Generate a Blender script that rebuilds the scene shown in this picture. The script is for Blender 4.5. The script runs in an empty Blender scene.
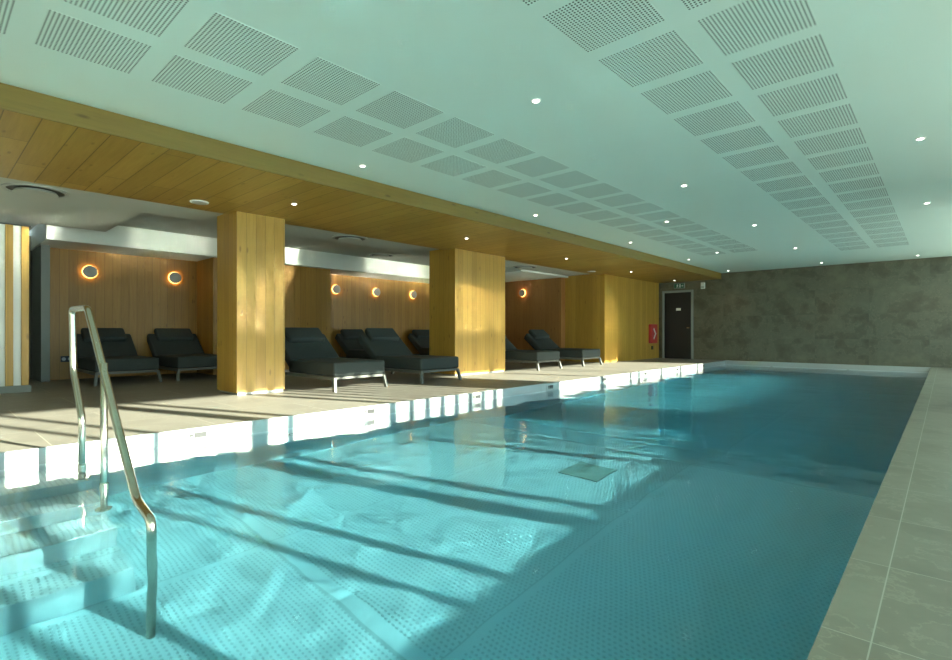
import bpy, bmesh, math, random
from mathutils import Vector, Matrix, noise

random.seed(7)
sc = bpy.context.scene
col = sc.collection
R = math.radians

# ---------------------------------------------------------------- camera
H = 0.86                      # camera height above the pool deck
FPX = 513.5
YAW = math.atan(470 / FPX)
cam = bpy.data.objects.new('camera', bpy.data.cameras.new('camera'))
col.objects.link(cam)
cam.location = (0, 0, H)
cam.rotation_euler = (R(90), 0, YAW)
cam.data.sensor_width = 36
cam.data.lens = FPX * 36 / 952
cam.data.shift_y = 2.5 / 952
cam.data.clip_start = 0.02
sc.camera = cam

# ---------------------------------------------------------------- light, world, exposure
WR = .065                      # micro-roughness of the water surface
SUN_EL, SUN_AZ = 16.0, 19.6   # azimuth from +X towards +Y
w = bpy.data.worlds.new('world'); sc.world = w; w.use_nodes = True
bg = w.node_tree.nodes['Background']
bg.inputs[0].default_value = (0.70, 0.93, 1.0, 1)
bg.inputs[1].default_value = 4.5
sun = bpy.data.objects.new('sun', bpy.data.lights.new('sun', 'SUN'))
col.objects.link(sun)
sd = Vector((math.cos(R(SUN_EL)) * math.cos(R(SUN_AZ)), math.cos(R(SUN_EL)) * math.sin(R(SUN_AZ)), math.sin(R(SUN_EL))))
sun.rotation_euler = sd.to_track_quat('Z', 'Y').to_euler()
sun.location = (8, 5, 5)
sun.data.energy = 31
sun.data.angle = R(0.7)
sun.data.color = (1.0, 0.93, 0.80)

sc.view_settings.view_transform = 'Standard'
sc.view_settings.look = 'None'
sc.view_settings.gamma = 1
sc.view_settings.use_curve_mapping = False
sc.view_settings.exposure = 0.6
sc.cycles.max_bounces = 10
sc.cycles.diffuse_bounces = 5
sc.cycles.glossy_bounces = 5
sc.cycles.transmission_bounces = 8
sc.cycles.transparent_max_bounces = 12
sc.cycles.caustics_reflective = True
sc.cycles.caustics_refractive = True
sc.cycles.blur_glossy = 0.0
sc.cycles.sample_clamp_indirect = 0.0
sc.cycles.use_guiding = True      # finds the sun's reflections and refractions in the water

# ---------------------------------------------------------------- material helpers
def newmat(name):
    m = bpy.data.materials.new(name); m.use_nodes = True
    nt = m.node_tree
    return m, nt, nt.nodes['Principled BSDF']

def node(nt, t, **kw):
    n = nt.nodes.new(t)
    for k, v in kw.items():
        setattr(n, k, v)
    return n

def mth(nt, op, a, b=None, c=None):
    n = nt.nodes.new('ShaderNodeMath'); n.operation = op
    for i, v in enumerate((a, b, c)):
        if v is None: continue
        if isinstance(v, (int, float)): n.inputs[i].default_value = v
        else: nt.links.new(v, n.inputs[i])
    return n.outputs[0]

def mixc(nt, f, a, b, mode='MIX'):
    n = nt.nodes.new('ShaderNodeMix'); n.data_type = 'RGBA'; n.blend_type = mode
    for i, v in ((0, f), (6, a), (7, b)):
        if isinstance(v, (int, float)): n.inputs[i].default_value = v
        elif isinstance(v, tuple): n.inputs[i].default_value = (*v, 1) if len(v) == 3 else v
        else: nt.links.new(v, n.inputs[i])
    return n.outputs[2]

def ramp(nt, f, p0, p1):
    n = nt.nodes.new('ShaderNodeMapRange'); n.clamp = True
    nt.links.new(f, n.inputs[0]); n.inputs[1].default_value = p0; n.inputs[2].default_value = p1
    return n.outputs[0]

def objxyz(nt):
    tc = nt.nodes.new('ShaderNodeTexCoord'); s = nt.nodes.new('ShaderNodeSeparateXYZ')
    nt.links.new(tc.outputs['Object'], s.inputs[0])
    return tc.outputs['Object'], s.outputs[0], s.outputs[1], s.outputs[2]

def comb(nt, x, y, z):
    n = nt.nodes.new('ShaderNodeCombineXYZ')
    for i, v in enumerate((x, y, z)):
        if isinstance(v, (int, float)): n.inputs[i].default_value = v
        else: nt.links.new(v, n.inputs[i])
    return n.outputs[0]

def noisetex(nt, vec, scale, detail=4, rough=.55):
    n = nt.nodes.new('ShaderNodeTexNoise'); nt.links.new(vec, n.inputs['Vector'])
    n.inputs['Scale'].default_value = scale; n.inputs['Detail'].default_value = detail
    n.inputs['Roughness'].default_value = rough
    return n.outputs['Fac']

def bump(nt, b, height, strength, dist=.01):
    n = nt.nodes.new('ShaderNodeBump'); nt.links.new(height, n.inputs['Height'])
    n.inputs['Strength'].default_value = strength; n.inputs['Distance'].default_value = dist
    nt.links.new(n.outputs[0], b.inputs['Normal'])

def plain(name, c, rough=.5, metal=0, spec=.5, nz=0, scale=30):
    m, nt, b = newmat(name)
    b.inputs['Base Color'].default_value = (*c, 1); b.inputs['Roughness'].default_value = rough
    b.inputs['Metallic'].default_value = metal; b.inputs['Specular IOR Level'].default_value = spec
    if nz:
        v, x, y, z = objxyz(nt)
        n = noisetex(nt, v, scale)
        nt.links.new(mixc(nt, n, tuple(k * (1 - nz) for k in c), tuple(min(1, k * (1 + nz)) for k in c)), b.inputs['Base Color'])
        bump(nt, b, n, .15, .002)
    return m

def emit(name, c, s):
    m, nt, b = newmat(name)
    b.inputs['Base Color'].default_value = (*c, 1)
    b.inputs['Emission Color'].default_value = (*c, 1); b.inputs['Emission Strength'].default_value = s
    return m

def wood(name, mode, width, c0, c1, groove=.035, length=None, rough=.42):
    m, nt, b = newmat(name)
    v, x, y, z = objxyz(nt)
    if mode == 'wall': wc, g = mth(nt, 'ADD', x, y), z
    elif mode == 'soffit': wc, g = y, x
    else: wc, g = z, y
    q = mth(nt, 'DIVIDE', wc, width)
    pid = mth(nt, 'FLOOR', q); fr = mth(nt, 'FRACT', q)
    wn = nt.nodes.new('ShaderNodeTexWhiteNoise'); wn.noise_dimensions = '1D'; nt.links.new(pid, wn.inputs['W'])
    if length:
        gq = mth(nt, 'ADD', mth(nt, 'DIVIDE', g, length), mth(nt, 'MULTIPLY', wn.outputs[0], 7.3))
        gid = mth(nt, 'FLOOR', gq); gfr = mth(nt, 'FRACT', gq)
        wn2 = nt.nodes.new('ShaderNodeTexWhiteNoise'); wn2.noise_dimensions = '2D'
        nt.links.new(comb(nt, pid, gid, 0), wn2.inputs['Vector'])
        rnd = wn2.outputs[0]
    else:
        rnd = wn.outputs[0]
    vec = comb(nt, mth(nt, 'MULTIPLY', g, .9), mth(nt, 'MULTIPLY', wc, 14), mth(nt, 'MULTIPLY', rnd, 37))
    gr = noisetex(nt, vec, 2.2, 6, .6)
    vec2 = comb(nt, mth(nt, 'MULTIPLY', g, 3), mth(nt, 'MULTIPLY', wc, 60), mth(nt, 'MULTIPLY', rnd, 11))
    fine = noisetex(nt, vec2, 1.5, 3)
    f = mth(nt, 'ADD', mth(nt, 'MULTIPLY', ramp(nt, gr, .3, .72), .5), mth(nt, 'MULTIPLY', rnd, .5))
    c = mixc(nt, f, c0, c1)
    c = mixc(nt, mth(nt, 'MULTIPLY', ramp(nt, fine, .55, .8), .25), c, tuple(k * .55 for k in c0))
    # knots
    vo = nt.nodes.new('ShaderNodeTexVoronoi'); vo.inputs['Scale'].default_value = 1
    nt.links.new(comb(nt, mth(nt, 'MULTIPLY', g, 2.2), mth(nt, 'MULTIPLY', wc, 7), mth(nt, 'MULTIPLY', pid, 3.7)), vo.inputs['Vector'])
    kn = mth(nt, 'SUBTRACT', 1, ramp(nt, vo.outputs['Distance'], .05, .13))
    c = mixc(nt, mth(nt, 'MULTIPLY', kn, .6), c, (c0[0] * .4, c0[1] * .3, c0[2] * .3))
    gv = mth(nt, 'ADD', mth(nt, 'LESS_THAN', fr, groove), mth(nt, 'GREATER_THAN', fr, 1 - groove * .4))
    if length: gv = mth(nt, 'MAXIMUM', gv, mth(nt, 'LESS_THAN', gfr, .004))
    c = mixc(nt, mth(nt, 'MULTIPLY', gv, .72), c, (c0[0] * .25, c0[1] * .22, c0[2] * .2))
    nt.links.new(c, b.inputs['Base Color'])
    b.inputs['Roughness'].default_value = rough
    bump(nt, b, mth(nt, 'SUBTRACT', mth(nt, 'MULTIPLY', fine, .15), gv), .5, .004)
    return m

def tiles(name, wx, wy, ca, cb, joint, jw=.004, rough=.5, ax=('x', 'y'), off=(0, 0), vein=1.0, stagger=0):
    m, nt, b = newmat(name)
    v, x, y, z = objxyz(nt)
    d = dict(x=x, y=y, z=z)
    a0 = mth(nt, 'DIVIDE', mth(nt, 'SUBTRACT', d[ax[0]], off[0]), wx)
    b0 = mth(nt, 'DIVIDE', mth(nt, 'SUBTRACT', d[ax[1]], off[1]), wy)
    ia = mth(nt, 'FLOOR', a0)
    if stagger: b0 = mth(nt, 'ADD', b0, mth(nt, 'MULTIPLY', mth(nt, 'MODULO', ia, 2), stagger))
    ib = mth(nt, 'FLOOR', b0)
    fa, fb = mth(nt, 'FRACT', a0), mth(nt, 'FRACT', b0)
    j = mth(nt, 'MAXIMUM', mth(nt, 'LESS_THAN', fa, jw / wx), mth(nt, 'LESS_THAN', fb, jw / wy))
    wn = nt.nodes.new('ShaderNodeTexWhiteNoise'); wn.noise_dimensions = '2D'
    nt.links.new(comb(nt, ia, ib, 0), wn.inputs['Vector'])
    vv = nt.nodes.new('ShaderNodeVectorMath'); vv.operation = 'ADD'
    nt.links.new(v, vv.inputs[0])
    sc_ = nt.nodes.new('ShaderNodeVectorMath'); sc_.operation = 'SCALE'
    nt.links.new(wn.outputs[1], sc_.inputs[0]); sc_.inputs[3].default_value = 5
    nt.links.new(sc_.outputs[0], vv.inputs[1])
    n1 = noisetex(nt, vv.outputs[0], 2.4, 7, .62)
    n2 = noisetex(nt, vv.outputs[0], 14, 5, .6)
    f = mth(nt, 'ADD', mth(nt, 'MULTIPLY', ramp(nt, n1, .33, .68), .7 * vein), mth(nt, 'MULTIPLY', n2, .3))
    c = mixc(nt, f, ca, cb)
    c = mixc(nt, mth(nt, 'MULTIPLY', mth(nt, 'SUBTRACT', wn.outputs[0], .5), .25), c, cb)
    vn = mth(nt, 'ABSOLUTE', mth(nt, 'SUBTRACT', n1, .5))
    c = mixc(nt, mth(nt, 'MULTIPLY', mth(nt, 'SUBTRACT', 1, ramp(nt, vn, 0, .012)), .35 * vein), c, tuple(min(1, k * 1.5) for k in cb))
    c = mixc(nt, j, c, joint)
    nt.links.new(c, b.inputs['Base Color'])
    b.inputs['Roughness'].default_value = rough
    bump(nt, b, mth(nt, 'SUBTRACT', mth(nt, 'MULTIPLY', n2, .2), j), .3, .003)
    return m

M = {}
M['wood'] = wood('honey_wood_boards', 'wall', .135, (.35, .188, .024), (.52, .305, .050), groove=.02)
M['wood_back'] = wood('shaded_wood_boards', 'wall', .135, (.30, .145, .017), (.42, .22, .034), groove=.02)  # same honey wood, darkened in colour for the shade inside the lounge
M['wood_shade_red'] = wood('shade_reddened_wood_boards', 'wall', .12, (.29, .125, .030), (.40, .19, .055), groove=.02)  # wood side facing away from the sun, warm shadow tone put into its colour
M['soffit'] = wood('soffit_boards', 'soffit', .222, (.29, .17, .030), (.44, .275, .06), groove=.03, length=2.4)
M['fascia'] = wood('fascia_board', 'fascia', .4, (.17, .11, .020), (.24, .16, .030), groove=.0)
M['deck'] = tiles('deck_stone', .9, 1.2, (.20, .185, .15), (.28, .26, .215), (.46, .43, .36), .006, .5, off=(-4.97, .1), vein=.7, stagger=.5)
M['deck_r'] = tiles('coping_stone', .9, .62, (.145, .128, .088), (.245, .222, .16), (.34, .32, .25), .004, .5, off=(-.155, .55), vein=.8)
M['stone'] = tiles('dark_wall_stone', 1.2, .68, (.062, .055, .034), (.172, .158, .105), (.10, .105, .075), .003, .5, ax=('x', 'z'), off=(-.3, 0), vein=.9)
M['white'] = plain('white_plaster', (.66, .70, .65), .7, nz=.015, scale=3)
M['ceil'] = plain('teal_bounce_ceiling_paint', (.62, .735, .675), .6, nz=.015, scale=2)  # white ceiling tinted mint, the pool's teal bounce light put into the colour
M['ceil_grey'] = plain('grey_plaster', (.50, .52, .46), .7)
M['grey'] = plain('grey_wall_paint', (.24, .26, .235), .6, nz=.05, scale=5)
M['dgrey'] = plain('dark_grey_wall', (.13, .135, .115), .6, nz=.08, scale=4)
M['drain'] = plain('drain_grate', (.30, .34, .30), .5)
M['glassp'] = plain('frosted_panel', (.62, .64, .60), .35)
M['steel'] = plain('brushed_steel', (.56, .545, .47), .22, metal=1)
M['fabric'] = plain('charcoal_fabric', (.036, .046, .043), .85, nz=.18, scale=160)
M['frame'] = plain('grey_powder_coated_frame', (.115, .12, .105), .4)
M['rim'] = plain('white_pool_rim', (.42, .44, .43), .38, metal=.7)
M['black'] = plain('black_plastic', (.012, .013, .013), .4)
M['door'] = plain('black_door_paint', (.010, .011, .013), .35)
M['red'] = plain('red_cover', (.45, .03, .025), .4)
M['whitep'] = plain('white_plastic', (.72, .74, .70), .4)
M['greyp'] = plain('grey_disc', (.42, .43, .39), .5)
M['green'] = emit('exit_green', (.02, .10, .05), .05)
M['glow'] = emit('warm_halo', (1.0, .56, .14), 5)
M['lens'] = emit('downlight_lens', (1.0, .95, .84), 7)
M['poollens'] = plain('pool_light_glass', (.8, .85, .85), .1)

def perf_mat():
    m, nt, b = newmat('perforated_plasterboard')
    v, x, y, z = objxyz(nt)
    n = 24
    def cell(a): return mth(nt, 'SUBTRACT', mth(nt, 'FRACT', mth(nt, 'MULTIPLY', mth(nt, 'ADD', a, .2625), n / .525)), .5)
    cx, cy = cell(x), cell(y)
    r2 = mth(nt, 'ADD', mth(nt, 'MULTIPLY', cx, cx), mth(nt, 'MULTIPLY', cy, cy))
    h = mth(nt, 'LESS_THAN', r2, .29 ** 2)
    nt.links.new(mixc(nt, h, (.62, .735, .675), (.035, .045, .035)), b.inputs['Base Color'])  # board face repeats the ceiling's painted-in teal bounce tint, dark dots for holes
    b.inputs['Roughness'].default_value = .6
    return m
M['perf'] = perf_mat()

def pool_mat(name, base, dots):
    m, nt, b = newmat(name)
    v, x, y, z = objxyz(nt)
    if dots:
        s = 1 / .031
        def cell(a): return mth(nt, 'SUBTRACT', mth(nt, 'FRACT', mth(nt, 'MULTIPLY', a, s)), .5)
        row = mth(nt, 'MODULO', mth(nt, 'FLOOR', mth(nt, 'MULTIPLY', y, s)), 2)
        cx = cell(mth(nt, 'ADD', x, mth(nt, 'MULTIPLY', row, .0155))); cy = cell(y)
        r2 = mth(nt, 'ADD', mth(nt, 'MULTIPLY', cx, cx), mth(nt, 'MULTIPLY', mth(nt, 'MULTIPLY', cy, cy), 2.2))
        h = mth(nt, 'SUBTRACT', 1, ramp(nt, r2, .06, .13))
        # weld seams: panels 1.5 m wide, smooth borders
        sy = mth(nt, 'FRACT', mth(nt, 'DIVIDE', mth(nt, 'SUBTRACT', y, 1.6), 3.5))
        sx = mth(nt, 'FRACT', mth(nt, 'DIVIDE', mth(nt, 'ADD', x, 4.97), 1.567))
        seam = mth(nt, 'MAXIMUM', mth(nt, 'LESS_THAN', sy, .006), mth(nt, 'LESS_THAN', sx, .005))
        edge = mth(nt, 'MINIMUM', mth(nt, 'GREATER_THAN', sy, .03), mth(nt, 'GREATER_THAN', sx, .04))
        ge = nt.nodes.new('ShaderNodeNewGeometry'); sn = nt.nodes.new('ShaderNodeSeparateXYZ'); nt.links.new(ge.outputs['True Normal'], sn.inputs[0])
        flat = mth(nt, 'GREATER_THAN', sn.outputs[2], .7)
        h = mth(nt, 'MULTIPLY', h, mth(nt, 'MULTIPLY', edge, flat)); seam = mth(nt, 'MULTIPLY', seam, flat)
        c = mixc(nt, mth(nt, 'MULTIPLY', h, .45), base, tuple(k * .45 for k in base))
        c = mixc(nt, mth(nt, 'MULTIPLY', seam, .5), c, tuple(k * .5 for k in base))
        nt.links.new(c, b.inputs['Base Color'])
        bump(nt, b, h, .6, .006)
    else:
        b.inputs['Base Color'].default_value = (*base, 1)
    b.inputs['Roughness'].default_value = .35
    return m
M['poolfloor'] = pool_mat('studded_steel_floor', (.58, .63, .62), True)
M['poolwall'] = pool_mat('steel_pool_wall', (.55, .60, .60), False)

def water_mat():
    m = bpy.data.materials.new('pool_water'); m.use_nodes = True
    nt = m.node_tree; nt.nodes.remove(nt.nodes['Principled BSDF'])
    out = nt.nodes['Material Output']
    rf = nt.nodes.new('ShaderNodeBsdfRefraction'); rf.inputs['IOR'].default_value = 1.333
    rf.inputs['Roughness'].default_value = WR
    gl = nt.nodes.new('ShaderNodeBsdfGlossy'); gl.inputs['Roughness'].default_value = WR
    fn = nt.nodes.new('ShaderNodeFresnel'); fn.inputs['IOR'].default_value = 1.333
    mx = nt.nodes.new('ShaderNodeMixShader')
    nt.links.new(fn.outputs[0], mx.inputs[0]); nt.links.new(rf.outputs[0], mx.inputs[1]); nt.links.new(gl.outputs[0], mx.inputs[2])
    nt.links.new(mx.outputs[0], out.inputs[0])
    va = nt.nodes.new('ShaderNodeVolumeAbsorption')
    va.inputs['Color'].default_value = (.06, .755, .885, 1); va.inputs['Density'].default_value = .48
    nt.links.new(va.outputs[0], out.inputs[1])
    return m
M['water'] = water_mat()

def pane_mat():
    m = bpy.data.materials.new('window_glass'); m.use_nodes = True
    nt = m.node_tree; nt.nodes.remove(nt.nodes['Principled BSDF'])
    out = nt.nodes['Material Output']
    t = nt.nodes.new('ShaderNodeBsdfTransparent'); t.inputs[0].default_value = (.95, 1, .98, 1)
    g = nt.nodes.new('ShaderNodeBsdfGlossy'); g.inputs['Roughness'].default_value = .02
    mx = nt.nodes.new('ShaderNodeMixShader'); mx.inputs[0].default_value = .06
    nt.links.new(t.outputs[0], mx.inputs[1]); nt.links.new(g.outputs[0], mx.inputs[2])
    nt.links.new(mx.outputs[0], out.inputs[0])
    return m
M['pane'] = pane_mat()

# ---------------------------------------------------------------- mesh helpers
def bx(bm, x0, x1, y0, y1, z0, z1, mat=None):
    vs = [bm.verts.new((x, y, z)) for z in (z0, z1) for x, y in ((x0, y0), (x1, y0), (x1, y1), (x0, y1))]
    if mat is not None:
        for v in vs: v.co = mat @ v.co
    for f in ((0, 3, 2, 1), (4, 5, 6, 7), (0, 1, 5, 4), (1, 2, 6, 5), (2, 3, 7, 6), (3, 0, 4, 7)):
        bm.faces.new([vs[i] for i in f])
    return vs

def cyl(bm, c, r, depth, axis='z', seg=32, r2=None):
    mt = Matrix.Translation(c)
    if axis == 'x': mt = mt @ Matrix.Rotation(R(90), 4, 'Y')
    if axis == 'y': mt = mt @ Matrix.Rotation(R(90), 4, 'X')
    bmesh.ops.create_cone(bm, cap_ends=True, segments=seg, radius1=r, radius2=r if r2 is None else r2, depth=depth, matrix=mt)

def tube(bm, pts, r, seg=14, cap=True):
    pts = [Vector(p) for p in pts]; rings = []
    up = Vector((0, 1, 0.001)).normalized()
    for i, p in enumerate(pts):
        d = (pts[min(i + 1, len(pts) - 1)] - pts[max(i - 1, 0)]).normalized()
        a = up.cross(d)
        if a.length < 1e-3: a = Vector((1, 0, 0)).cross(d)
        a.normalize(); b_ = d.cross(a)
        rings.append([bm.verts.new(p + r * (math.cos(t) * a + math.sin(t) * b_)) for t in [2 * math.pi * k / seg for k in range(seg)]])
    for i in range(len(rings) - 1):
        for k in range(seg):
            bm.faces.new((rings[i][k], rings[i][(k + 1) % seg], rings[i + 1][(k + 1) % seg], rings[i + 1][k]))
    if cap:
        bm.faces.new(rings[0][::-1]); bm.faces.new(rings[-1])

def smooth_path(pts, rad=.06, n=5):
    pts = [Vector(p) for p in pts]; out = [pts[0]]
    for i in range(1, len(pts) - 1):
        a, b, c = pts[i - 1], pts[i], pts[i + 1]
        ra = min(rad, (a - b).length * .45, (c - b).length * .45)
        p0 = b + (a - b).normalized() * ra; p1 = b + (c - b).normalized() * ra
        for k in range(n + 1):
            t = k / n
            out.append(p0 * (1 - t) ** 2 + b * 2 * t * (1 - t) + p1 * t * t)
    out.append(pts[-1]); return out

def obj(name, bm, mat, parent=None, loc=None, bevel=0, seg=3, smooth=False):
    bmesh.ops.recalc_face_normals(bm, faces=bm.faces[:])
    me = bpy.data.meshes.new(name); bm.to_mesh(me); bm.free()
    me.materials.append(mat)
    if smooth:
        for p in me.polygons: p.use_smooth = True
    o = bpy.data.objects.new(name, me); col.objects.link(o)
    if parent: o.parent = parent
    if loc is not None: o.location = loc
    if bevel:
        b = o.modifiers.new('bevel', 'BEVEL'); b.width = bevel; b.segments = seg; b.limit_method = 'ANGLE'; b.angle_limit = R(40)
        for p in me.polygons: p.use_smooth = True
        wn = o.modifiers.new('wn', 'WEIGHTED_NORMAL'); wn.keep_sharp = True
    return o

def box(name, ext, mat, parent=None, bevel=0, **k):
    bm = bmesh.new(); bx(bm, *ext)
    return obj(name, bm, mat, parent, bevel=bevel, **k)

def struct(o, label=None):
    o['kind'] = 'structure'
    if label: o['label'] = label
    return o

def tag(o, label, cat, group=None, kind=None):
    o['label'] = label; o['category'] = cat
    if group: o['group'] = group
    if kind: o['kind'] = kind
    return o

def thing(name, loc, label, cat, group=None):
    o = bpy.data.objects.new(name, None); col.objects.link(o); o.location = loc
    o.empty_display_size = .1
    return tag(o, label, cat, group)

def dup(root, loc, label, group=None):
    r = root.copy(); col.objects.link(r); r.location = loc; r['label'] = label
    if group: r['group'] = group
    for ch in list(root.children):
        c = ch.copy(); col.objects.link(c); c.parent = r
        for g in list(ch.children):
            d = g.copy(); col.objects.link(d); d.parent = c
    return r

# ---------------------------------------------------------------- dimensions
XL, XR = -4.97, -.27          # pool edges
Y0, Y1 = -1.6, 16.75          # pool ends
YF = 16.95                    # far wall
XW = 1.30                     # window wall
YB = -2.6                     # back wall
ZC, ZS = 2.71, 2.52           # ceiling, soffit
WZ = -.13                    # water level
ZB = -1.30                    # shallow floor
XBK = -11.9                   # lounge back wall
XF = -5.16                    # fascia

# ---------------------------------------------------------------- floor around the pool
bm = bmesh.new(); bx(bm, -14, XL - .03, YB, YF, -.12, 0)
struct(obj('floor', bm, M['deck']))
bm = bmesh.new(); bx(bm, XR, XW, YB, YF, -.12, 0); bx(bm, XL - .03, XR, YB, Y0, -.12, 0); bx(bm, XL-.03, XR, Y1 + .03, YF, -.12, 0)
struct(obj('floor', bm, M['deck_r']))

# pool basin
for e in ((XL - .12, XL, Y0 - .1, Y1 + .1), (XR, XR + .12, Y0 - .1, Y1 + .1), (XL, XR, Y0 - .12, Y0), (XL, XR, Y1, Y1 + .12)):
    struct(box('pool_wall', (*e, -2.4, -.12), M['poolwall']))
bm = bmesh.new()
prof = [(Y0, ZB), (5.12, ZB), (6.0, -1.72), (Y1, -1.9)]
vs = [[bm.verts.new((x, y, z)) for x in (XL - .05, XR + .05)] for y, z in prof]
vb = [[bm.verts.new((x, y, -2.4)) for x in (XL - .05, XR + .05)] for y, z in prof]
for i in range(3):
    bm.faces.new((vs[i][0], vs[i][1], vs[i + 1][1], vs[i + 1][0]))
    bm.faces.new((vb[i][0], vb[i + 1][0], vb[i + 1][1], vb[i][1]))
    bm.faces.new((vs[i][0], vs[i + 1][0], vb[i + 1][0], vb[i][0]))
    bm.faces.new((vs[i][1], vb[i][1], vb[i + 1][1], vs[i + 1][1]))
bm.faces.new((vs[0][0], vb[0][0], vb[0][1], vs[0][1])); bm.faces.new((vs[3][0], vs[3][1], vb[3][1], vb[3][0]))
pf = struct(obj('pool_floor', bm, M['poolfloor']))

# white steel rim along the far-left side and the far end, above the water
bm = bmesh.new()
bx(bm, XL - .03, XL, Y0, Y1 + .03, -.12, 0.002)
bx(bm, XL, XR, Y1, Y1 + .03, -.12, .004)
for y in [0.75] + [1.57 + 1.82 * k for k in range(9)]:
    bx(bm, XL, XL + .003, y, y + .008, -.125, -.01)
for x in (-3.75, -1.95):
    bx(bm, x, x + .05, Y1 - .01, Y1, -.25, .002)
bx(bm, XL, XL + .025, Y1 - .03, Y1, -.3, .004)
struct(obj('trim_1', bm, M['rim'], bevel=0))

# ---------------------------------------------------------------- ceilings
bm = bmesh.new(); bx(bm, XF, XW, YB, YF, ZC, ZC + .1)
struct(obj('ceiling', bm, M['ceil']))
bm = bmesh.new(); bx(bm, -7.45, XF - .02, YB, YF, ZS, ZS + .05)
struct(obj('ceiling', bm, M['soffit']), 'honey wood board soffit running along the pool')
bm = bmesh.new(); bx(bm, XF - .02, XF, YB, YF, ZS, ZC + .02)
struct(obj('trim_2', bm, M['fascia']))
# lounge ceiling: flat strip, raised coffer, lower bulkhead by the walls
bm = bmesh.new()
bx(bm, -8.35, -7.45, YB, YF, 2.55, 2.9)
bx(bm, -10.4, -8.35, YB, 2.16, 2.55, 2.9)
struct(obj('ceiling', bm, M['ceil_grey']))
bm = bmesh.new()
bx(bm, -13, -8.35, YB, YF, 2.76, 2.95)
struct(obj('ceiling', bm, M['ceil_grey']))
bm = bmesh.new()
bx(bm, -13, -10.85, 1.45, YF, 2.39, 2.76)
bx(bm, -10.85, -8.35, 10.9, YF, 2.50, 2.76)
struct(obj('ceiling', bm, M['white']))

# ---------------------------------------------------------------- walls
struct(box('wall_far', (-8, XW, YF, YF + .2, -.3, 3), M['stone']))
bm = bmesh.new()
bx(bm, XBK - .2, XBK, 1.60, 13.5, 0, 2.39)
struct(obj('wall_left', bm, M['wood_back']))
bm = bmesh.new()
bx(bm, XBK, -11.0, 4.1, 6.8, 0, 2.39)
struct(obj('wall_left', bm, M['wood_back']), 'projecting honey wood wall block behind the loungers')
struct(box('wall_left', (XBK, -8.46, 13.0, 13.3, 0, 2.66), M['wood_shade_red']))
bm = bmesh.new()
bx(bm, -12.6, -11.6, 1.48, 1.60, 0, 2.66)
struct(obj('wall_left', bm, M['grey']))
struct(box('wall_left', (-12.8, -12.6, YB, 1.6, 0, 2.66), M['dgrey']))
struct(box('wall_back', (-13, XW, YB - .2, YB, -.12, 2.9), M['white']))
bm = bmesh.new(); bx(bm, -8.5, -7.15, 13.22, YF, 0, 2.56)
struct(obj('wall_left', bm, M['wood']), 'honey wood clad wall block next to the black door')

# columns
struct(box('column', (-7.83, -7.15, 2.97, 3.66, .03, 2.56), M['wood']), 'honey wood clad square column nearest the handrail')
struct(box('column', (-7.78, -7.17, 2.99, 3.64, 0, .03), M['rim']))
bm = bmesh.new(); bx(bm, -7.9, -7.15, 7.2, 8.76, .03, 2.56)
struct(obj('column', bm, M['wood']), 'wide honey wood clad column between the lounger pairs')
struct(box('column', (-7.88, -7.17, 7.22, 8.74, 0, .03), M['rim']))

# left partition: frosted panels between wooden uprights
p = thing('partition_screen', (-9.85, 0, 0), 'pale frosted panel screen with vertical wooden uprights at the left edge', 'partition')
box('panel', (-.03, .03, -1.0, 1.11, .1, 2.39), M['glassp'], p)
box('plinth', (-.05, .05, -1.0, 1.14, 0, .1), M['grey'], p)
for y in (1.03, .86, .2, -.5):
    box('upright', (-.06, .06, y, y + .085, .1, 2.39), M['wood'], p, bevel=.004)
box('top_rail', (-.065, .065, -1, 1.14, 2.39, 2.405), M['black'], p)

# window wall (right), built around the panes
ZT = 2.69
ZL = .50
bm = bmesh.new()
bx(bm, XW, XW + .25, YB, YF, ZT, 3.0)
bx(bm, XW, XW + .25, 8.35, 9.8, 0, ZT)
bx(bm, XW, XW + .25, YB, -2.2, 0, ZT)
bx(bm, XW, XW + .25, YB, YF, 0, ZL)
struct(obj('wall_right', bm, M['white']))
def window(n, ya, yb, posts):
    bm = bmesh.new()
    bx(bm, XW + .08, XW + .14, ya, yb, ZL, ZL + .05); bx(bm, XW + .06, XW + .15, ya, yb, 1.5, 1.78); bx(bm, XW + .08, XW + .14, ya, yb, ZT - .05, ZT)
    for y, wd in posts: bx(bm, XW + .08, XW + .14, y - wd / 2, y + wd / 2, ZL + .05, ZT - .05)
    fr = struct(obj('window_%d' % n, bm, M['frame']))
    box('pane', (XW + .10, XW + .106, ya, yb, ZL + .05, ZT - .05), M['pane'], fr)
window(1, -2.2, 6.2, [(-2.17, .06), (-1.0, .07), (-.65, .07), (.7, .07), (1.0, .07), (2.05, .07), (2.4, .07), (3.31, .06), (3.66, .07), (4.56, .2), (4.88, .09), (6.17, .06)])
window(2, 6.2, 8.35, [(6.23, .06)] + [(6.5 + .27 * k, .1) for k in range(7)] + [(8.32, .06)])
window(3, 9.8, YF, [(9.83, .06), (11.35, .12), (12.6, .07), (13.0, .07), (14.2, .07), (15.4, .07), (16.6, .07)])
struct(box('ground', (XW + .25, 30, -25, 40, -.2, -.1), plain('bounce_paving', (.42, .41, .37), .8)))  # unseen ground added outside to bounce warm sunlight up onto the ceiling

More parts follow.
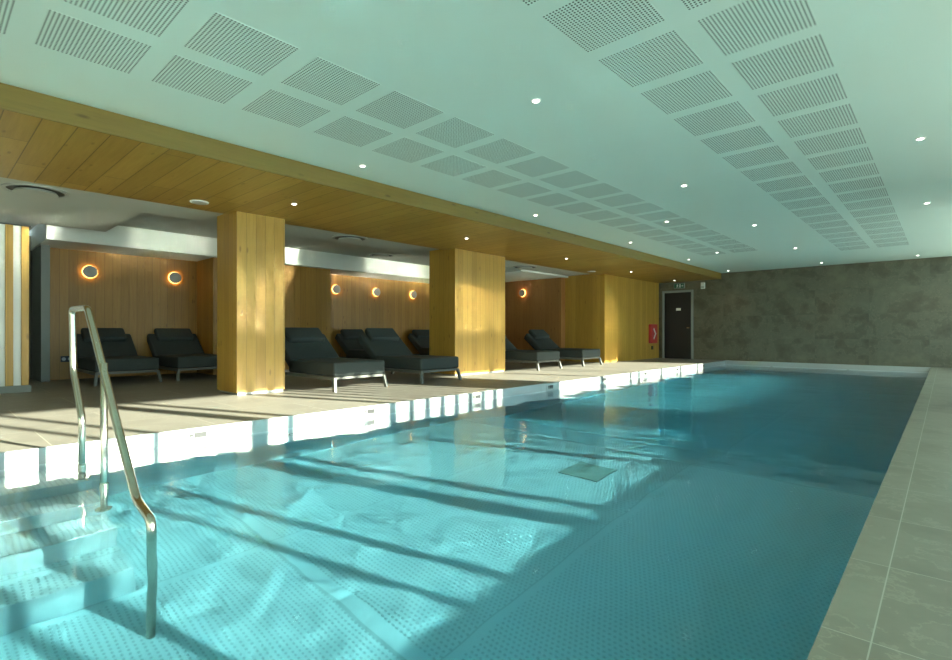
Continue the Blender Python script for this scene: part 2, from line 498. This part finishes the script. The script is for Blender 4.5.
# ---------------------------------------------------------------- water
bm = bmesh.new()
nx, ny = 118, 460
xa, xb, ya, yb = XL - .06, XR + .06, Y0 - .06, Y1 + .06
grid = []
for j in range(ny + 1):
    row = []
    for i in range(nx + 1):
        x = xa + (xb - xa) * i / nx; y = ya + (yb - ya) * j / ny
        h = .0055 * (noise.noise(Vector((x * 1.1, y * 1.1, 3.1)))) + .0022 * noise.noise(Vector((x * 3.3 + 4, y * 3.3, 1.7)))
        amp = math.exp(-((x + 4.0) ** 2 + (y - .6) ** 2) / 1.6)
        h += (.0007 + .0020 * amp) * noise.noise(Vector((x * 9, y * 9, 7.7)))
        row.append(bm.verts.new((x, y, WZ + h)))
    grid.append(row)
for j in range(ny):
    for i in range(nx):
        f = bm.faces.new((grid[j][i], grid[j][i + 1], grid[j + 1][i + 1], grid[j + 1][i])); f.smooth = True
def skirt(top):
    bot = [bm.verts.new((v.co.x, v.co.y, -2.3)) for v in top]
    for k in range(len(top) - 1): bm.faces.new((top[k], top[k + 1], bot[k + 1], bot[k]))
    return bot
loop = grid[0] + [grid[j][nx] for j in range(1, ny + 1)] + grid[ny][nx - 1::-1] + [grid[j][0] for j in range(ny - 1, 0, -1)]
bot = [bm.verts.new((v.co.x, v.co.y, -2.3)) for v in loop]
n = len(loop)
for k in range(n): bm.faces.new((loop[k], bot[k], bot[(k + 1) % n], loop[(k + 1) % n]))
bm.faces.new(bot[::-1])
wat = obj('water', bm, M['water'])
tag(wat, 'clear teal pool water with gentle ripples', 'water', kind='stuff')

# ---------------------------------------------------------------- pool steps
YE = .84
st = thing('pool_steps', (XL, -.6, ZB), 'submerged steel steps descending into the near left corner of the pool', 'steps')
edges = [-4.42, -4.08, -3.74, -3.40]
tz = [-.30, -.54, -.79, -1.04]
for k in range(4):
    e0 = XL if k == 0 else edges[k - 1]
    bm = bmesh.new(); bx(bm, e0 - XL, edges[k] - XL, Y0 + .6, YE + .6, 0, tz[k] - ZB)
    obj('step', bm, M['poolfloor'], st, bevel=.008)

# ---------------------------------------------------------------- handrail
YR = .80
def rp(u, v):
    du = u - 476; a = YAW
    dx = -math.sin(a) * FPX + math.cos(a) * du; dy = math.cos(a) * FPX + math.sin(a) * du
    t = YR / dy
    return (dx * t, YR, H + (332.5 - v) * t)
hr = thing('handrail', (-4.5, YR, WZ), 'polished steel handrail rising from the pool steps at the near left', 'handrail')
off = Vector((-4.5, YR, WZ))
def loc_(p): return Vector(p) - off
p1, p2, p3, p4, p5 = rp(82, 418), rp(73.5, 372), rp(72.2, 309), rp(87.5, 308), rp(151.5, 521)
foot = (p1[0], YR, tz[0])
pts = smooth_path([loc_(foot), loc_(p1), loc_(p2), loc_(p3), loc_(p4), loc_(rp(136.5, 500)), loc_(p5), loc_((p5[0] + .004, YR, ZB))], .05)
bm = bmesh.new(); tube(bm, pts, .0225)
obj('rail', bm, M['steel'], hr, smooth=True)
xq = rp(104, 450)[0]
zt = p4[2] + (p5[2] - p4[2]) * (xq - p4[0]) / (p5[0] - p4[0])
bm = bmesh.new(); tube(bm, [loc_((xq, YR, tz[1])), loc_((xq, YR, zt))], .02)
obj('post', bm, M['steel'], hr, smooth=True)
for x, z in ((p1[0], tz[0]), (xq, tz[1])):
    bm = bmesh.new(); c = loc_((x, YR, z + .008)); cyl(bm, c, .045, .016)
    obj('flange', bm, M['steel'], hr, smooth=False)
for x, z in ((p1[0], -.10), (xq, -.11)):
    bm = bmesh.new(); cyl(bm, loc_((x, YR, z)), .026, .05, seg=24)
    obj('collar', bm, M['steel'], hr)

# ---------------------------------------------------------------- loungers
def make_lounger(label):
    t = thing('sun_lounger', (0, 0, 0), label, 'sun lounger')
    W = .46
    box('seat_cushion', (-1.36, 0, -W, W, .215, .425), M['fabric'], t, bevel=.035)
    mt = Matrix.Translation((-1.30, 0, .24)) @ Matrix.Rotation(R(39), 4, 'Y')
    bm = bmesh.new(); bx(bm, -.76, .05, -W, W, 0, .17, mt)
    # soften the head end
    bc = obj('back_cushion', bm, M['fabric'], t, bevel=.04)
    mt2 = Matrix.Translation((-1.30, 0, .24)) @ Matrix.Rotation(R(39), 4, 'Y') @ Matrix.Translation((-.65, 0, .20))
    bm = bmesh.new(); bx(bm, -.17, .16, -.34, .34, -.05, .07, mt2)
    obj('head_pillow', bm, M['fabric'], t, bevel=.045, seg=4)
    # frame
    bm = bmesh.new()
    for s in (-1, 1): bx(bm, -1.95, -.01, s * W - (.04 if s > 0 else 0), s * W + (.04 if s < 0 else 0), .165, .212)
    bx(bm, -.05, -.01, -W, W, .175, .212); bx(bm, -1.95, -1.91, -W, W, .165, .212)
    bx(bm, -1.02, -.96, -W, W, .165, .205)
    obj('frame', bm, M['frame'], t, bevel=.004)
    mt3 = Matrix.Translation((-1.30, 0, .225)) @ Matrix.Rotation(R(39), 4, 'Y')
    bm = bmesh.new(); bx(bm, -.76, 0, -W + .05, W - .05, -.02, .002, mt3)
    obj('back_frame', bm, M['black'], t)
    for sx, x in ((1, -.03), (-1, -1.9)):
        for s in (-1, 1):
            bm = bmesh.new()
            yo = s * (W - .02)
            a = bx(bm, x - .028, x + .028, yo - .02, yo + .02, 0, .2)
            for v in a:
                if v.co.z < .01: v.co.x += .05 * sx; v.co.y += .025 * s
            obj('leg', bm, M['frame'], t, bevel=.003)
    return t
lg = make_lounger('charcoal sun lounger right beside the narrow wooden column, sunlit patches on its foot end')
specs = [
    ((-6.52, 4.55, 0), None),
    ((-6.52, 6.22, 0), 'charcoal sun lounger, left of the wide wooden column, its backrest raised'),
    ((-6.80, 9.95, 0), 'charcoal sun lounger half hidden behind the right side of the wide wooden column'),
    ((-6.80, 11.90, 0), 'charcoal sun lounger farthest along the pool, in front of the wooden wall block'),
    ((-10.1, 2.42, 0), 'charcoal sun lounger at the far left, seen behind the steel handrail'),
    ((-10.1, 3.62, 0), 'charcoal sun lounger in the left bay, half cut off by the narrow column'),
    ((-9.9, 7.85, 0), 'charcoal sun lounger in the back row, between the two front loungers'),
    ((-9.9, 10.3, 0), 'charcoal sun lounger in the back row, peeking out left of the wide column'),
]
lg.location = specs[0][0]; lg['group'] = 'charcoal loungers'
for loc, lab in specs[1:]: dup(lg, loc, lab)

# ---------------------------------------------------------------- round wall lamps with warm halo
def make_lamp(label, axis):
    t = thing('wall_lamp', (0, 0, 0), label, 'wall lamp', 'round wall lamps')
    bm = bmesh.new(); cyl(bm, (.055, 0, 0), .115, .02, 'x', 40); obj('cover_disc', bm, M['greyp'], t)
    bm = bmesh.new(); cyl(bm, (.035, 0, 0), .121, .018, 'x', 40); obj('light_ring', bm, M['glow'], t)
    bm = bmesh.new(); cyl(bm, (.012, 0, 0), .06, .024, 'x', 24); obj('mount', bm, M['greyp'], t)
    return t
lamp = make_lamp('round grey wall lamp with warm halo above the lounger behind the handrail', 'x')
lamp.location = (XBK, 2.22, 2.0)
for y, lab in ((3.66, 'round grey wall lamp with warm halo, just left of the narrow column'),
               (7.5, 'round wall lamp in the middle bay, partly hidden by the projecting wood wall'),
               (8.8, 'round wall lamp in the middle bay, middle of its three'),
               (10.16, 'round wall lamp in the middle bay, beside the wide column')):
    dup(lamp, (XBK, y, 2.0), lab)
l6 = dup(lamp, (-9.88, 13.0, 2.11), 'round wall lamp on the shade-reddened wood wall right of the wide column')
l6.rotation_euler = (0, 0, R(-90))

# ---------------------------------------------------------------- downlights
def make_dl(label):
    t = thing('downlight', (0, 0, 0), label, 'downlight', 'recessed downlights')
    bm = bmesh.new(); cyl(bm, (0, 0, -.003), .04, .006, 'z', 28); obj('trim_ring', bm, M['whitep'], t)
    bm = bmesh.new(); cyl(bm, (0, 0, -.008), .025, .004, 'z', 24); obj('lens', bm, M['lens'], t)
    L = bpy.data.lights.new('downlight_lamp', 'SPOT'); L.energy = 9; L.spot_size = R(100); L.spot_blend = .8
    L.color = (1, .9, .72); L.shadow_soft_size = .03
    lo = bpy.data.objects.new('lamp', L); col.objects.link(lo); lo.parent = t; lo.location = (0, 0, -.02)
    return t
dl = make_dl('white recessed downlight in the pale ceiling, nearest and largest, over the pool')
dl.location = (-2.41, 3.34, ZC)
for x, y, z, lab in [
    (-4.77, 3.35, ZC, 'recessed downlight in the pale ceiling near the wooden fascia, closest to the camera'),
    (-4.77, 6.6, ZC, 'recessed downlight in the pale ceiling near the fascia, second along it'),
    (-4.77, 9.9, ZC, 'recessed downlight in the pale ceiling near the fascia, third along it'),
    (-4.8, 13.2, ZC, 'recessed downlight in the pale ceiling near the fascia, fourth along it'),
    (-4.8, 16.4, ZC, 'recessed downlight in the pale ceiling at the far end, left of the far wall'),
    (-.18, 6.47, ZC, 'recessed downlight in the pale ceiling near the right edge'),
    (-2.43, 6.53, ZC, 'recessed downlight over the middle of the pool, second from the camera'),
    (-2.43, 9.75, ZC, 'recessed downlight over the middle of the pool, third from the camera'),
    (-2.43, 13.0, ZC, 'recessed downlight over the middle of the pool, fourth from the camera'),
    (-3.43, 8.45, ZC, 'recessed downlight among the left perforated panels'),
    (-3.9, 12.5, ZC, 'recessed downlight among the far end of the left perforated panels'),
    (-.2, 9.75, ZC, 'faint recessed downlight at the right edge, farther than its neighbour'),
    (-2.43, 16.2, ZC, 'recessed downlight over the middle of the pool, close to the far wall'),
    (-.5, 16.2, ZC, 'recessed downlight at the right, close to the far wall'),
    (-6.2, 3.3, ZS, 'recessed downlight in the wooden soffit right of the narrow column'),
    (-6.22, 6.55, ZS, 'recessed downlight in the wooden soffit above the wide column'),
    (-6.27, 9.85, ZS, 'recessed downlight in the wooden soffit, third along it'),
    (-6.34, 13.2, ZS, 'recessed downlight in the wooden soffit, fourth along it'),
    (-6.37, 16.3, ZS, 'recessed downlight in the wooden soffit above the black door')]:
    dup(dl, (x, y, z), lab)
# flush discs in the soffit
for x, y, lab in ((-7.0, 2.44, 'white round flush disc in the wooden soffit left of the narrow column'), (-7.1, 12.4, 'small white flush disc in the far part of the wooden soffit')):
    t = thing('ceiling_speaker', (x, y, ZS), lab, 'ceiling speaker', 'flush discs in the soffit')
    bm = bmesh.new(); cyl(bm, (0, 0, -.006), .105, .012, 'z', 32, r2=.11); obj('rim', bm, M['whitep'], t)
    bm = bmesh.new(); cyl(bm, (0, 0, -.014), .085, .006, 'z', 32); obj('grille', bm, M['greyp'], t)

# round air vents
def ring(bm, r0, r1, z0, z1, seg=48):
    vs = []
    for r, z in ((r0, z0), (r1, z0), (r1, z1), (r0, z1)):
        vs.append([bm.verts.new((r * math.cos(2 * math.pi * k / seg), r * math.sin(2 * math.pi * k / seg), z)) for k in range(seg)])
    for q in range(4):
        a, b = vs[q], vs[(q + 1) % 4]
        for k in range(seg): bm.faces.new((a[k], a[(k + 1) % seg], b[(k + 1) % seg], b[k]))
def make_vent(label):
    t = thing('ceiling_vent', (0, 0, 0), label, 'air vent', 'round ceiling vents in the lounge')
    bm = bmesh.new(); ring(bm, .27, .31, -.018, 0); obj('outer_ring', bm, M['greyp'], t)
    bm = bmesh.new(); ring(bm, .15, .268, -.008, 0); obj('slot', bm, M['black'], t)
    bm = bmesh.new(); cyl(bm, (0, 0, -.03), .21, .028, 'z', 40, r2=.19); obj('centre_disc', bm, M['ceil_grey'], t)
    return t
vt = make_vent('round ceiling vent above the screen at the far left'); vt.location = (-7.97, .97, 2.55)
dup(vt, (-7.86, 5.25, 2.55), 'round ceiling vent between the narrow and the wide column')
dup(vt, (-8.0, 10.6, 2.55), 'round ceiling vent right of the wide column')
dup(vt, (-10.2, 7.7, 2.76), 'round ceiling vent deep in the middle bay, above the back row loungers')

# ---------------------------------------------------------------- perforated panels
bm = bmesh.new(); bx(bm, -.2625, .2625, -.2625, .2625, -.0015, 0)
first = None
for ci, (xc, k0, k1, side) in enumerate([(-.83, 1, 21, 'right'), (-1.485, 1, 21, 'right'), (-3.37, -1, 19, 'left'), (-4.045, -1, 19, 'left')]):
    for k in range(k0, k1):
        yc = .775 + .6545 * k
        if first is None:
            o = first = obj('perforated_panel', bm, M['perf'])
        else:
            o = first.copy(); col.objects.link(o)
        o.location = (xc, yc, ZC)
        row = {0: 'outer', 1: 'inner', 2: 'inner', 3: 'outer'}[ci]
        ords = k - k0 + 1
        sfx = {1: 'st', 2: 'nd', 3: 'rd'}.get(ords if ords < 20 else ords % 10, 'th')
        tag(o, 'perforated ceiling panel, %s row of the %s band, %d%s from the camera end' % (row, side, ords, sfx), 'ceiling panel', 'perforated ceiling panels')

# ---------------------------------------------------------------- pool fittings
def make_skim(label):
    t = thing('pool_skimmer', (0, 0, 0), label, 'pool inlet', 'inlets along the pool rim')
    bm = bmesh.new()
    bx(bm, 0, .006, -.12, .12, -.125, -.012)
    obj('face_plate', bm, M['rim'], t, bevel=.001)
    box('grille', (.006, .009, -.075, .075, -.10, -.035), M['grey'], t)
    bm = bmesh.new()
    bx(bm, .009, .013, -.03, .072, -.085, -.038); bx(bm, .009, .011, -.07, .07, -.099, -.094); bx(bm, .009, .012, -.072, -.04, -.07, -.05)
    obj('flap', bm, M['black'], t)
    return t
sk = None
names = ['nearest the handrail', 'second along the rim from the handrail', 'third along the rim, below the wide column side', 'fourth along the rim',
         'fifth along the rim', 'sixth along the rim', 'seventh along the rim', 'eighth along the rim, closest to the far end']
for k in range(8):
    y = 1.72 + 1.86 * k
    lab = 'dark inlet in the white pool rim, ' + names[k]
    if sk is None: sk = make_skim(lab); sk.location = (XL, y, 0)
    else: dup(sk, (XL, y, 0), lab)
t = thing('main_drain', (-2.5, 4.3, ZB), 'dark square drain grate on the pool floor', 'drain')
box('cover', (-.2, .2, -.2, .2, 0, .012), M['drain'], t)
for y, z, lab in ((2.62, -.42, 'small round nozzle in the pool wall under the water'), (1.1, -.40, 'round underwater light near the handrail')):
    t = thing('pool_nozzle', (XL, y, z), lab, 'pool fitting', None)
    bm = bmesh.new(); cyl(bm, (.008, 0, 0), .045 if y > 2 else .11, .016, 'x', 28); obj('rim', bm, M['steel'], t)
    bm = bmesh.new(); cyl(bm, (.019, 0, 0), .028 if y > 2 else .09, .006, 'x', 28); obj('face', bm, M['poollens'], t)

# ---------------------------------------------------------------- far end: door, signs
XD0, XD1, ZD = -6.94, -6.07, 2.17
d = struct(box('door_1', (XD0, XD1, YF - .035, YF, 0, ZD), M['door'], bevel=.003), 'black door at the far end of the pool hall')
bm = bmesh.new(); bx(bm, XD0 - .07, XD0 - .005, YF - .06, YF, 0, ZD + .07); bx(bm, XD1 + .005, XD1 + .06, YF - .06, YF, 0, ZD + .07); bx(bm, XD0 - .005, XD1 + .005, YF - .06, YF, ZD + .005, ZD + .07)
obj('door_frame', bm, M['grey'], d)
bm = bmesh.new(); bx(bm, XD1 - .13, XD1 - .02, YF - .085, YF - .07, 1.0, 1.02); bx(bm, XD1 - .05, XD1 - .03, YF - .085, YF - .035, 1.0, 1.02)
obj('door_handle', bm, M['steel'], d)
bm = bmesh.new(); bx(bm, -6.55, -6.40, YF - .04, YF - .035, 1.58, 1.66)
obj('door_plate', bm, M['whitep'], d)

ex = thing('exit_sign', (-6.45, YF, 2.27), 'small green emergency exit sign box above the black door', 'exit sign')
box('housing', (-.17, .17, -.06, 0, .03, .2), M['grey'], ex, bevel=.004)
box('sign_face', (-.155, .155, -.064, -.06, .045, .185), M['green'], ex)
bm = bmesh.new()      # running figure, arrow and doorway
def q(x0, x1, z0, z1, rot=0):
    cx, cz = (x0 + x1) / 2, (z0 + z1) / 2
    bx(bm, x0 - cx, x1 - cx, -.067, -.064, z0 - cz, z1 - cz, Matrix.Translation((cx, 0, cz)) @ Matrix.Rotation(R(rot), 4, 'Y'))
cyl(bm, (-.045, -.0655, .165), .010, .003, 'y', 12)
q(-.060, -.040, .105, .152, 15); q(-.075, -.062, .06, .11, 35); q(-.045, -.033, .06, .11, -25); q(-.09, -.055, .132, .142, 20); q(-.045, -.01, .125, .134, -25)
q(.02, .05, .06, .17); q(.07, .13, .108, .120); q(.105, .14, .12, .13, 45); q(.105, .14, .098, .108, -45)
obj('pictogram', bm, M['whitep'], ex)

si = thing('alarm_siren', (-5.70, YF, 2.33), 'small white alarm box on the stone wall right of the black door', 'alarm')
bm = bmesh.new(); bx(bm, -.06, .06, -.07, 0, -.08, .12); obj('housing', bm, M['whitep'], si, bevel=.012)
bm = bmesh.new(); bx(bm, -.045, .045, -.085, -.07, -.06, .0); obj('lens', bm, M['greyp'], si)

fe = thing('fire_extinguisher_cover', (-7.15, 16.35, .51), 'red fire extinguisher cover with a white arrow on the wooden wall', 'fire extinguisher')
box('cover', (0, .12, -.22, .22, 0, .62), M['red'], fe, bevel=.02)
bm = bmesh.new()
for s in (-1, 1):
    bx(bm, .12, .123, -.035, .035, -.13, .13, Matrix.Translation((0, 0, .31 + s * .07)) @ Matrix.Rotation(R(s * 40), 4, 'X'))
obj('arrow', bm, M['whitep'], fe)
cp = thing('call_point', (-7.15, 16.4, .30), 'tiny black box on the wooden wall under the red cover', 'switch')
box('housing', (0, .03, -.05, .05, 0, .12), M['black'], cp, bevel=.003)
so = thing('wall_socket', (XBK, 1.88, .32), 'dark wall socket low on the wooden wall at the left', 'socket')
box('plate', (0, .015, -.09, .09, 0, .11), M['black'], so, bevel=.003)
for y in (-.045, .045):
    bm = bmesh.new(); cyl(bm, (.018, y, .055), .03, .006, 'x', 20); obj('outlet', bm, M['greyp'], so)
